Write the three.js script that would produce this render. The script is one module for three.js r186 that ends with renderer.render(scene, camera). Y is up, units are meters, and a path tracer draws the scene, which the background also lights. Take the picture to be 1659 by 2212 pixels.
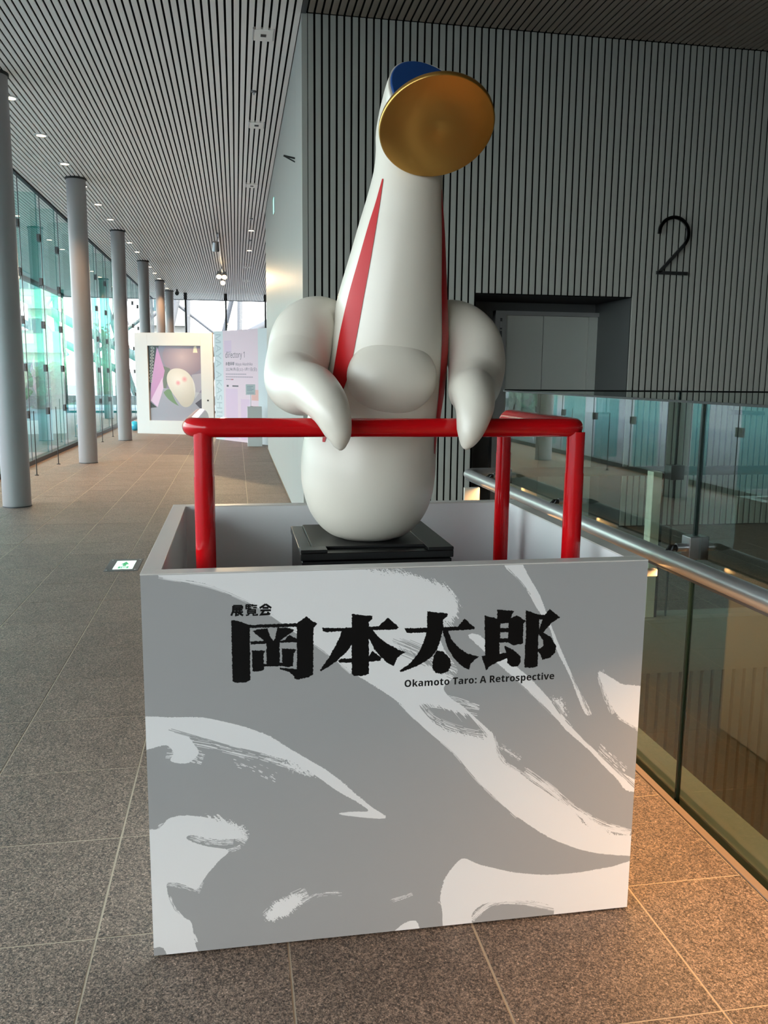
import * as THREE from 'three';
import { RectAreaLightUniformsLib } from 'three/addons/lights/RectAreaLightUniformsLib.js';
import { RoundedBoxGeometry } from 'three/addons/geometries/RoundedBoxGeometry.js';
import { mergeGeometries } from 'three/addons/utils/BufferGeometryUtils.js';

// ---------------------------------------------------------------- camera, sky, sun, exposure
// All places below are written (x right, y up, z away from the camera, along the corridor); V() and box() turn that into three.js axes.
const scene = new THREE.Scene();
const renderer = new THREE.WebGLRenderer({ antialias: true });
renderer.toneMapping = THREE.LinearToneMapping;
renderer.toneMappingExposure = 2.25;
renderer.shadowMap.enabled = true;
RectAreaLightUniformsLib.init();
const camera = new THREE.PerspectiveCamera(62.57, 1659 / 2212, 0.05, 400);
camera.position.set(0, 1.5, 0);
camera.quaternion.setFromRotationMatrix(new THREE.Matrix4().makeBasis(
  new THREE.Vector3(0.98523, 0.010298, 0.170927), new THREE.Vector3(0.017088, 0.987295, -0.157976), new THREE.Vector3(-0.170382, 0.158563, 0.972537)));
camera.updateMatrixWorld(true);

const SUN = new THREE.Vector3(0.62, 0.62, 0.48).normalize();     // behind the building: it lights what stands beyond the glass
{                                            // bright hazy sky: milky towards the horizon, pale blue overhead, no ground detail
  const w = 512, h = 256, d = new Uint8Array(w * h * 4);
  for (let j = 0; j < h; j++) for (let i = 0; i < w; i++) {
    const up = Math.sin(((j + 0.5) / h - 0.5) * Math.PI), t = Math.pow(Math.max(0, up), 0.6), k = (j * w + i) * 4;
    const c = up > 0 ? [0.98 - 0.27 * t, 0.95 - 0.20 * t, 0.95 - 0.05 * t] : [0.42, 0.42, 0.42];
    for (let q = 0; q < 3; q++) d[k + q] = Math.round(255 * c[q]);
    d[k + 3] = 255;
  }
  const t = new THREE.DataTexture(d, w, h);
  t.mapping = THREE.EquirectangularReflectionMapping; t.magFilter = THREE.LinearFilter; t.needsUpdate = true;
  scene.background = t;
}
const SKY_LEVEL = 4.5, SUN_LEVEL = 6, LED_LEVEL = 76, DOWNLIGHT_LEVEL = 16, TRACK_LEVEL = 22;
scene.backgroundIntensity = SKY_LEVEL;
const sun = new THREE.DirectionalLight(0xfff0d8, SUN_LEVEL);
sun.name = 'sun';
sun.position.copy(SUN).multiplyScalar(80);
sun.castShadow = true;
Object.assign(sun.shadow.camera, { left: -60, right: 60, top: 60, bottom: -60, near: 1, far: 200 });
scene.add(sun);

// ---------------------------------------------------------------- helpers
let seed = 20221;
const rnd = () => { seed = (seed * 1664525 + 1013904223) >>> 0; return seed / 4294967296; };
const rr = (a, b) => a + (b - a) * rnd();
const V = (x, y, z) => new THREE.Vector3(x, y, -z);
const C = (r, g, b) => new THREE.Color().setRGB(r, g, b);
const mat = (r, g, b, roughness = 0.6, metalness = 0, more = {}) => new THREE.MeshStandardMaterial({ color: C(r, g, b), roughness, metalness, ...more });

function worldUV(g) {                       // uv in metres, by the axis each face looks along
  const p = g.attributes.position, n = g.attributes.normal, uv = new Float32Array(p.count * 2);
  for (let i = 0; i < p.count; i++) {
    const ax = Math.abs(n.getX(i)), ay = Math.abs(n.getY(i)), az = Math.abs(n.getZ(i));
    uv[i * 2] = ax > ay && ax > az ? p.getZ(i) : p.getX(i);
    uv[i * 2 + 1] = ay > ax && ay > az ? p.getZ(i) : p.getY(i);
  }
  g.setAttribute('uv', new THREE.BufferAttribute(uv, 2));
  return g;
}
function box(x0, x1, y0, y1, z0, z1, bevel = 0) {
  const w = Math.abs(x1 - x0), h = Math.abs(y1 - y0), d = Math.abs(z1 - z0);
  let g = bevel ? new RoundedBoxGeometry(w, h, d, 2, bevel) : new THREE.BoxGeometry(w, h, d);
  if (g.index) g = g.toNonIndexed();
  g.translate((x0 + x1) / 2, (y0 + y1) / 2, -(z0 + z1) / 2);
  return worldUV(g);
}
function rod(a, b, r, r2 = r, n = 16) {      // round bar from a to b (V vectors)
  const d = b.clone().sub(a), g = new THREE.CylinderGeometry(r2, r, d.length(), n).toNonIndexed();
  g.applyQuaternion(new THREE.Quaternion().setFromUnitVectors(new THREE.Vector3(0, 1, 0), d.clone().normalize()));
  g.translate((a.x + b.x) / 2, (a.y + b.y) / 2, (a.z + b.z) / 2);
  return g;
}
function ring(pts, seg) {                    // centre points with radii -> sampled frames carried along without twist
  const c = new THREE.CatmullRomCurve3(pts.map((p) => V(p[0], p[1], p[2])), false, 'catmullrom', 0.5);
  const rc = new THREE.CatmullRomCurve3(pts.map((p) => new THREE.Vector3(p[3], 0, 0)), false, 'catmullrom', 0.5);
  const out = [];
  let e1 = null;
  for (let i = 0; i <= seg; i++) {
    const t = i / seg, o = c.getPoint(t), tan = c.getTangent(t).normalize();
    if (!e1) e1 = Math.abs(tan.x) < 0.9 ? new THREE.Vector3(1, 0, 0) : new THREE.Vector3(0, 1, 0);
    e1 = e1.clone().addScaledVector(tan, -e1.dot(tan)).normalize();
    out.push({ o, tan, e1, e2: tan.clone().cross(e1), r: Math.max(0.0005, rc.getPoint(t).x), t });
  }
  return out;
}
function skin(frames, n, a0 = 0, a1 = Math.PI * 2, lift = 0, caps = true) {   // surface over those frames between two angles (numbers or functions of t)
  const A = (f, k) => { const s = typeof a0 === 'function' ? a0(f.t) : a0, e = typeof a1 === 'function' ? a1(f.t) : a1; return s + (e - s) * k / n; };
  const pos = [], uv = [], idx = [], whole = caps;
  for (const f of frames) for (let k = 0; k <= n; k++) {
    const a = A(f, k), p = f.o.clone().addScaledVector(f.e1, Math.cos(a) * (f.r + lift)).addScaledVector(f.e2, Math.sin(a) * (f.r + lift));
    pos.push(p.x, p.y, p.z); uv.push(k / n, f.t);
  }
  for (let i = 0; i + 1 < frames.length; i++) for (let k = 0; k < n; k++) {
    const a = i * (n + 1) + k, b = a + n + 1;
    idx.push(a, a + 1, b, a + 1, b + 1, b);
  }
  if (whole) for (const [i, flip] of [[0, true], [frames.length - 1, false]]) {
    const c = pos.length / 3;
    pos.push(frames[i].o.x, frames[i].o.y, frames[i].o.z); uv.push(0.5, frames[i].t);
    for (let k = 0; k < n; k++) { const a = i * (n + 1) + k; flip ? idx.push(c, a + 1, a) : idx.push(c, a, a + 1); }
  }
  const g = new THREE.BufferGeometry();
  g.setAttribute('position', new THREE.Float32BufferAttribute(pos, 3));
  g.setAttribute('uv', new THREE.Float32BufferAttribute(uv, 2));
  g.setIndex(idx);
  g.computeVertexNormals();
  const nm = g.attributes.normal;            // close the seam smoothly
  if (whole) for (let i = 0; i < frames.length; i++) {
    const a = i * (n + 1), b = a + n, s = new THREE.Vector3(nm.getX(a) + nm.getX(b), nm.getY(a) + nm.getY(b), nm.getZ(a) + nm.getZ(b)).normalize();
    nm.setXYZ(a, s.x, s.y, s.z); nm.setXYZ(b, s.x, s.y, s.z);
  }
  return g;
}
function bentPipe(points, r, bend, n = 20) { // pipe through corner points with rounded bends
  const path = new THREE.CurvePath();
  let last = points[0];
  for (let i = 1; i < points.length; i++) {
    if (i === points.length - 1) { path.add(new THREE.LineCurve3(last, points[i])); break; }
    const p = points[i], a = points[i - 1].clone().sub(p).normalize(), b = points[i + 1].clone().sub(p).normalize();
    const s = p.clone().addScaledVector(a, bend), e = p.clone().addScaledVector(b, bend);
    path.add(new THREE.LineCurve3(last, s));
    path.add(new THREE.QuadraticBezierCurve3(s, p, e));
    last = e;
  }
  return new THREE.TubeGeometry(path, 160, r, n, false);
}
const used = new Map();
function numbered(name) { const k = used.get(name) ?? 0; used.set(name, k + 1); return k ? `${name}_${String(k).padStart(3, '0')}` : name; }
const join = (gs) => { gs = [].concat(gs); return gs.length === 1 ? gs[0] : mergeGeometries(gs.map((g) => { g = g.index ? g.toNonIndexed() : g; for (const k of Object.keys(g.attributes)) if (!['position', 'normal', 'uv'].includes(k)) g.deleteAttribute(k); return g; })); };
function meshOf(name, gs, m) { const o = new THREE.Mesh(join(gs), m); o.name = name; o.castShadow = o.receiveShadow = true; return o; }
function thing(name, label, category, at, group) {
  const o = new THREE.Group();
  o.name = numbered(name); o.position.copy(at); scene.add(o);
  o.userData = { label, category }; if (group) o.userData.group = group;
  o.userData.count = undefined; delete o.userData.count;
  return o;
}
const rootOf = (o) => { const v = new THREE.Vector3(); for (let p = o; p && p !== scene; p = p.parent) v.add(p.position); return v; };
const partNames = new WeakMap();
function part(parent, name, gs, m, label) {  // geometry given in world places
  let top = parent; while (top.parent && top.parent !== scene) top = top.parent;
  const names = partNames.get(top) ?? partNames.set(top, new Map()).get(top), k = names.get(name) ?? 0;
  names.set(name, k + 1);
  const r = rootOf(parent), g = join([].concat(gs).map((q) => q.clone()));
  g.translate(-r.x, -r.y, -r.z);
  const o = meshOf(k ? `${name}_${String(k).padStart(3, '0')}` : name, g, m);
  if (label) o.userData.label = label;
  parent.add(o);
  return o;
}
const parts = (parent, name, list, m, label) => list.map((g) => part(parent, name, g, m, label));
function piece(parent, name, k, geometry, m, at) {   // cheap repeated piece sharing its geometry
  const o = new THREE.Mesh(geometry, m);
  o.name = k ? `${name}_${String(k).padStart(3, '0')}` : name;
  o.position.copy(at); o.castShadow = o.receiveShadow = true;
  parent.add(o);
  return o;
}
function struct(name, gs, m) { const o = meshOf(name, gs, m); o.userData.kind = 'structure'; scene.add(o); return o; }
function solo(name, label, category, gs, m, at, group) { const o = meshOf(numbered(name), join(gs).clone().translate(-at.x, -at.y, -at.z), m); o.position.copy(at); o.userData = { label, category }; if (group) o.userData.group = group; scene.add(o); return o; }
function copyOf(o, at, label) { const c = o.clone(); c.name = numbered(o.name.replace(/_\d{3}$/, '')); c.position.copy(at); c.userData = { ...o.userData, label }; scene.add(c); return c; }
function numbers(size, fn, srgb = true) {    // square DataTexture from fn(i, j) -> [r, g, b] 0..255
  const d = new Uint8Array(size * size * 4);
  for (let j = 0; j < size; j++) for (let i = 0; i < size; i++) { const c = fn(i, j), k = (j * size + i) * 4; d[k] = c[0]; d[k + 1] = c[1]; d[k + 2] = c[2]; d[k + 3] = 255; }
  const t = new THREE.DataTexture(d, size, size);
  t.wrapS = t.wrapT = THREE.RepeatWrapping; t.magFilter = THREE.LinearFilter; t.minFilter = THREE.LinearMipmapLinearFilter; t.generateMipmaps = true;
  if (srgb) t.colorSpace = THREE.SRGBColorSpace;
  t.needsUpdate = true;
  return t;
}
const hash = (i, j, s = 0) => { let h = (i * 374761393 + j * 668265263 + s * 974634777) | 0; h = Math.imul(h ^ (h >>> 13), 1274126177); return ((h ^ (h >>> 16)) >>> 0) / 4294967296; };
function noise(x, y, wrap, s = 0) {          // smooth value noise that repeats every wrap cells
  const i = Math.floor(x), j = Math.floor(y), u = x - i, v = y - j, w = (n) => ((n % wrap) + wrap) % wrap, f = (t) => t * t * (3 - 2 * t);
  const a = hash(w(i), w(j), s), b = hash(w(i + 1), w(j), s), c = hash(w(i), w(j + 1), s), d = hash(w(i + 1), w(j + 1), s);
  return a + (b - a) * f(u) + (c - a) * f(v) + (a - b - c + d) * f(u) * f(v);
}
function canvasMap(w, h, draw) {
  const c = document.createElement('canvas'); c.width = w; c.height = h;
  draw(c.getContext('2d'), w, h);
  const t = new THREE.CanvasTexture(c); t.colorSpace = THREE.SRGBColorSpace; t.anisotropy = 8;
  return t;
}
function facing(x0, x1, y0, y1, z, thick = 0.002) {  // thin printed sheet whose print looks at the camera side
  const g = new THREE.BoxGeometry(x1 - x0, y1 - y0, thick).toNonIndexed();
  g.translate((x0 + x1) / 2, (y0 + y1) / 2, -z);
  return g;
}

// ---------------------------------------------------------------- materials
const granite = numbers(1024, (i, j) => {
  const f = noise(i / 2, j / 2, 512, 1), m = noise(i / 5, j / 5, 205, 2), g = noise(i / 64, j / 64, 16, 3), p = hash(i >> 1, j >> 1, 5);
  let v = 99 + (f - 0.5) * 100 + (m - 0.5) * 56 + (g - 0.5) * 10;
  if (p > 0.988) v += 70; if (p < 0.02) v -= 36;
  return [v * 1.12, v * 0.97, v * 0.855].map((q) => Math.max(0, Math.min(255, q)));
});
granite.repeat.set(1 / 1.15, 1 / 1.15);
const graniteBump = numbers(512, (i, j) => { const v = 255 * (0.6 * noise(i / 2, j / 2, 256, 7) + 0.4 * noise(i / 6, j / 6, 85, 8)); return [v, v, v]; }, false);
graniteBump.repeat.set(1 / 0.7, 1 / 0.7);
const tileM = [0.92, 1.0, 1.07, 0.97].map((k) => new THREE.MeshStandardMaterial({ color: C(k, k, k), map: granite, bumpMap: graniteBump, bumpScale: 0.0012, roughness: 0.55 }));
const M = {
  grout: mat(0.52, 0.43, 0.32, 0.85),
  dark: mat(0.004, 0.004, 0.004, 0.95),
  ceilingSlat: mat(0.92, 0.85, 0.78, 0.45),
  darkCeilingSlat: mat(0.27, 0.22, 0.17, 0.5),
  wallSlat: mat(0.38, 0.375, 0.335, 0.5),
  panel: new THREE.MeshPhysicalMaterial({ color: C(0.36, 0.355, 0.33), roughness: 0.45, specularIntensity: 0.35 }),
  seam: mat(0.1, 0.1, 0.1, 0.7),
  concrete: mat(0.45, 0.44, 0.42, 0.8),
  darkWall: mat(0.06, 0.062, 0.06, 0.7),
  column: mat(0.27, 0.245, 0.25, 0.38),
  facade: new THREE.MeshPhysicalMaterial({ color: C(0.86, 0.92, 0.91), roughness: 0, transmission: 1, thickness: 0, ior: 1.5 }),
  fin: new THREE.MeshPhysicalMaterial({ color: C(0.54, 0.86, 0.83), roughness: 0, transmission: 1, thickness: 0, ior: 1.5 }),
  clear: new THREE.MeshPhysicalMaterial({ color: C(0.93, 0.96, 0.95), roughness: 0, transmission: 1, thickness: 0, ior: 1.5 }),
  balustrade: new THREE.MeshPhysicalMaterial({ color: C(0.78, 0.86, 0.82), roughness: 0, transmission: 1, thickness: 0, ior: 1.52 }),
  glassEdge: mat(0.006, 0.016, 0.013, 0.25),
  steel: mat(0.42, 0.42, 0.43, 0.32, 1),
  satin: mat(0.50, 0.49, 0.49, 0.36, 0.85),
  darkSteel: mat(0.10, 0.10, 0.105, 0.4, 0.6),
  black: mat(0.008, 0.008, 0.008, 0.25),
  blackMatt: mat(0.015, 0.015, 0.015, 0.6),
  ledge: mat(0.42, 0.40, 0.34, 0.6),
  trim: mat(0.26, 0.19, 0.14, 0.5),
  white: mat(0.62, 0.61, 0.60, 0.5),
  boxWhite: mat(0.74, 0.74, 0.74, 0.42),
  cap: mat(0.62, 0.59, 0.55, 0.35),
  red: new THREE.MeshPhysicalMaterial({ color: C(0.50, 0.003, 0.006), roughness: 0.1, specularIntensity: 0.8 }),
  figureRed: new THREE.MeshPhysicalMaterial({ color: C(0.46, 0.005, 0.008), roughness: 0.4, specularIntensity: 0.6 }),
  figure: new THREE.MeshPhysicalMaterial({ color: C(0.70, 0.65, 0.56), roughness: 0.34, clearcoat: 0.25, clearcoatRoughness: 0.35 }),
  gold: mat(0.52, 0.29, 0.075, 0.3, 0.95),
  blue: mat(0.006, 0.05, 0.2, 0.5),
};

// ---------------------------------------------------------------- the setting
const WALL = 7.95, TOP = 4.62, CORX = 0.62, FAC = -3.38, ENDZ = 34.4, GX = 1.565, FARZ = 4.85;
const PITCH = 0.066;

// floor: grout bed, single tiles in front, the rest as one part
const floor = struct('floor', [box(-3.5, 1.5, -0.3, -0.0014, -8, 37.3), box(1.5, 8, -0.3, -0.0014, FARZ + 0.12, 37.3)], M.grout);
{
  const cells = [], TX = 0.5085, TZ = 0.51;
  for (let k = -7; k <= 16; k++) for (let q = -20; q <= 70; q++) {
    let x0 = 0.112 + TX * k + 0.0035, x1 = 0.112 + TX * (k + 1) - 0.0035, z0 = 2.155 + TZ * q + 0.003, z1 = 2.155 + TZ * (q + 1) - 0.003;
    x0 = Math.max(x0, FAC + 0.06); x1 = Math.min(x1, 8);
    if (z1 < 0.4 && z1 > -8 && x1 < 1.5) { /* behind the camera */ }
    if (z1 < -7.9 || z0 > 37) continue;
    if (z0 < FARZ + 0.13) { if (z1 > FARZ + 0.3 && x0 > 1.5) z0 = FARZ + 0.13; else x1 = Math.min(x1, 1.497); }
    if (z0 > WALL && z1 < 17.4) x1 = Math.min(x1, CORX);
    if (x1 - x0 < 0.02 || z1 - z0 < 0.02) continue;
    const seen = z1 > 1.45 && x0 < 4.6 && !(x0 > 1.4 && z0 < 4.8);
    cells.push([seen ? Math.hypot((x0 + x1) / 2, (z0 + z1) / 2) : 999, x0, x1, z0, z1]);
  }
  cells.sort((a, b) => a[0] - b[0]);
  const rest = [];
  cells.forEach(([, x0, x1, z0, z1], n) => {
    const g = box(x0, x1, -0.012, rr(-0.0004, 0.0006), z0, z1);
    const uv = g.attributes.uv, du = rr(0, 3), dv = rr(0, 3);
    for (let i = 0; i < uv.count; i++) uv.setXY(i, uv.getX(i) + du, uv.getY(i) + dv);
    if (n < 290) part(floor, 'floor_tile', g, tileM[Math.floor(rnd() * 4)]); else rest.push(g);
  });
  part(floor, 'floor_tiles_beyond', rest, tileM[1]).userData.kind = 'stuff';
  parts(floor, 'edge_trim', [box(1.503, 1.53, -0.1, 0.004, -8, FARZ + 0.1), box(1.53, 1.545, -0.1, -0.02, -8, FARZ + 0.1)], M.trim);
}
struct('floor_edge', [box(1.545, 1.6, -0.35, -0.12, -8, FARZ + 0.12), box(1.6, 1.74, -0.35, -0.03, -8, FARZ - 0.08), box(1.6, 8, -0.35, 0.002, FARZ - 0.08, FARZ + 0.12)], M.ledge);
struct('ground', [box(-70, -3.55, -0.4, -0.06, -30, 120), box(-3.55, 40, -0.4, -0.06, 37.4, 120)], mat(0.13, 0.15, 0.175, 0.9));
struct('floor_lower', box(1.6, 8.2, -4.2, -4, -8, 8.2), M.concrete);
struct('wall_rear', box(-3.6, 8.2, -4.2, 4.8, -8.3, -8), M.concrete);
struct('wall_side', box(8, 8.3, -4.2, 4.8, -8.3, 37.3), M.darkWall);
struct('wall_void', box(1.5, 1.62, -4.2, -0.32, -8, FARZ), M.darkWall);

// ceiling: dark void above, one slat after the other
const ceiling = struct('ceiling', box(-6.9, 8.3, 4.69, 5.1, -8.3, 37.4), M.dark);
{
  let n = 0;
  const near = new Map();
  const slat = (x, z1, m) => {
    const key = z1;
    if (!near.has(key)) near.set(key, box(-0.023, 0.023, 0, 0.012, -8, z1));
    piece(ceiling, 'ceiling_slat', n++, near.get(key), m, new THREE.Vector3(x, TOP, 0));
  };
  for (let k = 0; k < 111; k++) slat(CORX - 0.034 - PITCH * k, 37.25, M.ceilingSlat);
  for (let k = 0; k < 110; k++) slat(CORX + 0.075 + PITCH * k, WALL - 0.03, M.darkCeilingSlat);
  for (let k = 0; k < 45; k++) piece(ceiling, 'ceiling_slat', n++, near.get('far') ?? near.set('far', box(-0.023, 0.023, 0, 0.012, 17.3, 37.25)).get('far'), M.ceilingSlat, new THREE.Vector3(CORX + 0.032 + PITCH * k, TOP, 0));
  parts(ceiling, 'edge_trim', [box(CORX - 0.006, CORX + 0.036, TOP - 0.004, 4.74, -8, WALL), box(-6.9, -6.78, TOP - 0.1, 5.1, -8.3, 37.4), box(-6.9, 8.3, TOP - 0.02, 5.1, 37.26, 37.42)], M.darkSteel);
}

// back wall: slats on a dark backing, with the lift recess
const RX0 = 2.27, RX1 = 3.84, RTOP = 2.29, LZ = 8.75;
const wallBack = struct('wall_back', [box(CORX, RX0, -0.3, 4.74, WALL + 0.045, 8.2), box(RX1, 8.2, -0.3, 4.74, WALL + 0.045, 8.2), box(RX0, RX1, RTOP, 4.74, WALL + 0.045, 8.2),
  box(RX0 - 0.1, RX1 + 0.1, -0.3, RTOP + 0.1, LZ + 0.06, LZ + 0.2), box(RX0 - 0.1, RX0, -0.3, RTOP + 0.1, 8.2, LZ + 0.1), box(RX0, RX1, RTOP, RTOP + 0.1, 8.2, LZ + 0.1)], M.dark);
{
  const long = box(-0.0235, 0.0235, 0.02, TOP, 0, 0.016), shortS = box(-0.0235, 0.0235, RTOP + 0.005, TOP, 0, 0.016);
  let n = 0;
  for (let k = 0; k < 110; k++) {
    const x = CORX + 0.075 + PITCH * k;
    piece(wallBack, 'wall_slat', n++, x > RX0 - 0.02 && x < RX1 - 0.005 ? shortS : long, M.wallSlat, new THREE.Vector3(x, 0, -WALL + 0.01));
  }
  part(wallBack, 'corner_trim', box(CORX - 0.005, CORX + 0.045, 0, TOP, WALL - 0.01, WALL + 0.05), M.wallSlat);
  part(wallBack, 'recess_jamb', box(RX1 - 0.006, RX1 + 0.03, 0, RTOP, WALL + 0.016, LZ + 0.06), mat(0.06, 0.063, 0.063, 0.6));
}

// corridor wall of tall glossy panels on a solid core
const wallRight = struct('wall_right', [box(CORX + 0.012, 8, -0.3, 4.74, 8.8, 17.28), box(CORX + 0.012, 2.1, -0.3, 4.74, 8.0, 8.8)], M.seam);
for (let k = 0; k < 12; k++) {
  const z0 = 7.99 + k * 0.774;
  parts(wallRight, 'wall_panel', [box(CORX - 0.002, CORX + 0.012, 0.03, TOP + 0.06, z0 + 0.0015, z0 + 0.7725)], M.panel);
}

// glazed front along the corridor: panes, corner plates, rods, black channel
const window1 = struct('window_1', [box(FAC - 0.08, FAC + 0.06, -0.1, 0.075, -8, 37.2), box(FAC - 0.03, FAC + 0.03, TOP - 0.02, 4.75, -8, 37.2)], M.blackMatt);
{
  let n = 0, c = 0, m = 0;
  const pane = box(-0.001, 0.001, 0.07, TOP - 0.015, 0.006, 1.525), plate = mergeGeometries([box(-0.025, 0.022, -0.062, 0.062, -0.075, 0.075), rod(V(-0.02, 0, -0.04), V(0.03, 0, -0.04), 0.012), rod(V(-0.02, 0, 0.04), V(0.03, 0, 0.04), 0.012)]);
  const rodG = rod(V(0.03, 0.07, 0), V(0.03, TOP, 0), 0.007, 0.007, 8), fin = box(-0.46, -0.012, 0.07, TOP, -0.006, 0.006);
  for (let k = -15; k <= 14; k++) {
    const z = 14.72 + 1.531 * k;
    piece(window1, 'glass_pane', n++, pane, M.facade, new THREE.Vector3(FAC, 0, -z));
    if (z < 1) continue;
    piece(window1, 'mullion_rod', m, rodG, M.darkSteel, new THREE.Vector3(FAC, 0, -z));
    piece(window1, 'glass_fin', m++, fin, M.fin, new THREE.Vector3(FAC, 0, -z));
    for (const y of [0.825, 1.59, 2.35, 3.1, 3.85]) piece(window1, 'corner_plate', c++, plate, M.darkSteel, new THREE.Vector3(FAC, y, -z));
  }
}
const window2 = struct('window_2', [box(FAC, 8, -0.05, 0.08, ENDZ - 0.05, ENDZ + 0.05)], M.blackMatt);
for (let k = 0; k < 7; k++) {
  const x = -1.872 + 1.53 * k;
  if (k < 6) part(window2, 'glass_pane', box(x + 0.01, x + 1.52, 0.08, TOP, ENDZ - 0.002, ENDZ + 0.002), M.clear);
  part(window2, 'mullion', [rod(V(x, 0.05, ENDZ - 0.08), V(x, TOP, ENDZ - 0.08), 0.035), box(x - 0.06, x + 0.06, TOP - 0.25, TOP, ENDZ - 0.15, ENDZ - 0.02)], M.blackMatt);
}
part(window2, 'glass_pane', box(FAC + 0.02, -1.882, 0.08, TOP, ENDZ - 0.002, ENDZ + 0.002), M.clear);

// the drop beside the walkway: slats below the far floor edge
const fascia = struct('wall_drop', box(1.6, 8, -4.1, -0.3, FARZ - 0.02, FARZ + 0.1), M.dark);
{
  const g = box(-0.026, 0.026, -4, -0.03, 0, 0.045);
  for (let k = 0; k < 62; k++) piece(fascia, 'wall_slat', k, g, M.wallSlat, new THREE.Vector3(1.7 + 0.075 * k, 0, -(FARZ - 0.066)));
}

// lift doors in the recess
{
  const t = thing('elevator_door', 'brushed steel lift doors with a pale frame in the dark wall recess', 'elevator door', V(3.27, 0, LZ));
  part(t, 'door_frame', [box(2.688, 2.81, 0, 2.19, LZ - 0.05, LZ + 0.05), box(2.688, 3.838, 2.155, 2.195, LZ - 0.06, LZ + 0.05)], M.satin);
  const brushed = new THREE.MeshStandardMaterial({ color: C(0.52, 0.53, 0.49), roughness: 0.4, metalness: 0.35 });
  part(t, 'door_leaf', box(2.812, 3.228, 0.01, 2.153, LZ - 0.01, LZ + 0.03), brushed);
  part(t, 'door_leaf', box(3.234, 3.734, 0.01, 2.153, LZ - 0.01, LZ + 0.03), brushed);
  part(t, 'side_panel', box(3.74, 3.838, 0, 2.153, LZ - 0.03, LZ + 0.05), brushed);
  const ind = part(t, 'floor_indicator', box(2.737, 2.762, 1.92, 2.12, LZ - 0.056, LZ - 0.048, 0.003), M.darkSteel);
  parts(ind, 'indicator_window', [box(2.74, 2.759, 2.02, 2.085, LZ - 0.058, LZ - 0.05), box(2.74, 2.759, 1.99, 2.0, LZ - 0.058, LZ - 0.05)], M.satin);
}

// the big floor number
{
  const pts = [[4.068, 2.90], [4.078, 2.962], [4.112, 3.012], [4.16, 3.043], [4.218, 3.055], [4.277, 3.043], [4.325, 3.012], [4.36, 2.965], [4.373, 2.908], [4.366, 2.856], [4.343, 2.81], [4.09, 2.535]];
  const c = new THREE.CatmullRomCurve3(pts.slice(0, 11).map((p) => V(p[0], p[1], WALL - 0.04)), false, 'centripetal');
  const line = [...c.getPoints(60).map((v) => [v.x, v.y]), pts[11]];
  const bars = [];
  for (let i = 0; i + 1 < line.length; i++) {
    const [x0, y0] = line[i], [x1, y1] = line[i + 1], l = Math.hypot(x1 - x0, y1 - y0);
    const g = new THREE.BoxGeometry(l + 0.008, 0.03, 0.02).toNonIndexed();
    g.rotateZ(Math.atan2(y1 - y0, x1 - x0)).translate((x0 + x1) / 2, (y0 + y1) / 2, -(WALL - 0.035));
    bars.push(g);
  }
  bars.push(box(4.062, 4.39, 2.516, 2.546, WALL - 0.045, WALL - 0.025));
  solo('floor_number', 'large thin black numeral 2 fixed to the grey slatted wall', 'number', bars, M.blackMatt, V(4.23, 2.52, WALL - 0.03));
}

// ---------------------------------------------------------------- glass balustrades and handrail
{
  const t = thing('glass_balustrade', 'tall clear glass balustrade running along the walkway right of the sign box', 'balustrade', V(GX, 0, 2.6));
  let z = -2;
  for (const e of [0.4, 1.52, 2.652, 4.82]) { part(t, 'glass_pane', box(GX - 0.0015, GX + 0.0015, -0.1, 1.42, z + 0.006, e - 0.006), M.balustrade); z = e; }
  for (const e of [1.52, 2.652]) parts(t, 'glass_edge', [box(GX - 0.008, GX + 0.008, -0.1, 1.42, e - 0.005, e - 0.001), box(GX - 0.008, GX + 0.008, -0.1, 1.42, e + 0.001, e + 0.005)], M.glassEdge);
  part(t, 'top_trim', box(GX - 0.009, GX + 0.009, 1.42, 1.428, -2, 4.84), M.blackMatt);
  for (const e of [1.52, 2.652, 3.75, 4.79]) {
    const c = part(t, 'glass_clamp', box(GX - 0.035, GX + 0.035, 0.885, 0.965, e - 0.028, e + 0.028, 0.003), M.steel);
    part(c, 'clamp_cheek', box(GX + 0.008, GX + 0.037, 0.883, 0.967, e - 0.03, e + 0.03, 0.003), M.black);
  }
  for (const [e, low] of [[2.66, 0.825], [3.75, 0.7], [4.85, 0.6]]) part(t, 'support_plate', box(1.335, 1.43, low, 0.85, e - 0.012, e + 0.012, 0.003), M.ledge);
}
{
  const t = thing('glass_balustrade', 'low glass balustrade across the far edge of the stair drop', 'balustrade', V(4, 0, FARZ));
  let x = GX + 0.02;
  for (const e of [2.69, 4.2, 5.7, 7.2, 7.98]) { part(t, 'glass_pane', box(x + 0.006, e - 0.006, -0.02, 1.425, FARZ - 0.0015, FARZ + 0.0015), M.clear); x = e; }
  part(t, 'top_trim', box(GX, 7.98, 1.424, 1.434, FARZ - 0.008, FARZ + 0.008), M.black);
  for (const e of [2.69, 4.2]) {
    part(t, 'glass_clamp', box(e - 0.045, e + 0.045, 0.885, 0.975, FARZ - 0.04, FARZ + 0.04, 0.003), M.darkSteel);
    part(t, 'glass_edge', box(e - 0.004, e + 0.004, 0, 1.424, FARZ - 0.006, FARZ + 0.006), M.glassEdge);
    part(t, 'support_plate', box(e - 0.155, e - 0.095, 0.005, 0.936, FARZ - 0.03, FARZ + 0.05, 0.003), mat(0.7, 0.66, 0.55, 0.5));
    part(t, 'plate_edge', box(e - 0.094, e - 0.078, 0.005, 0.936, FARZ - 0.03, FARZ + 0.05), M.glassEdge);
  }
}
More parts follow.
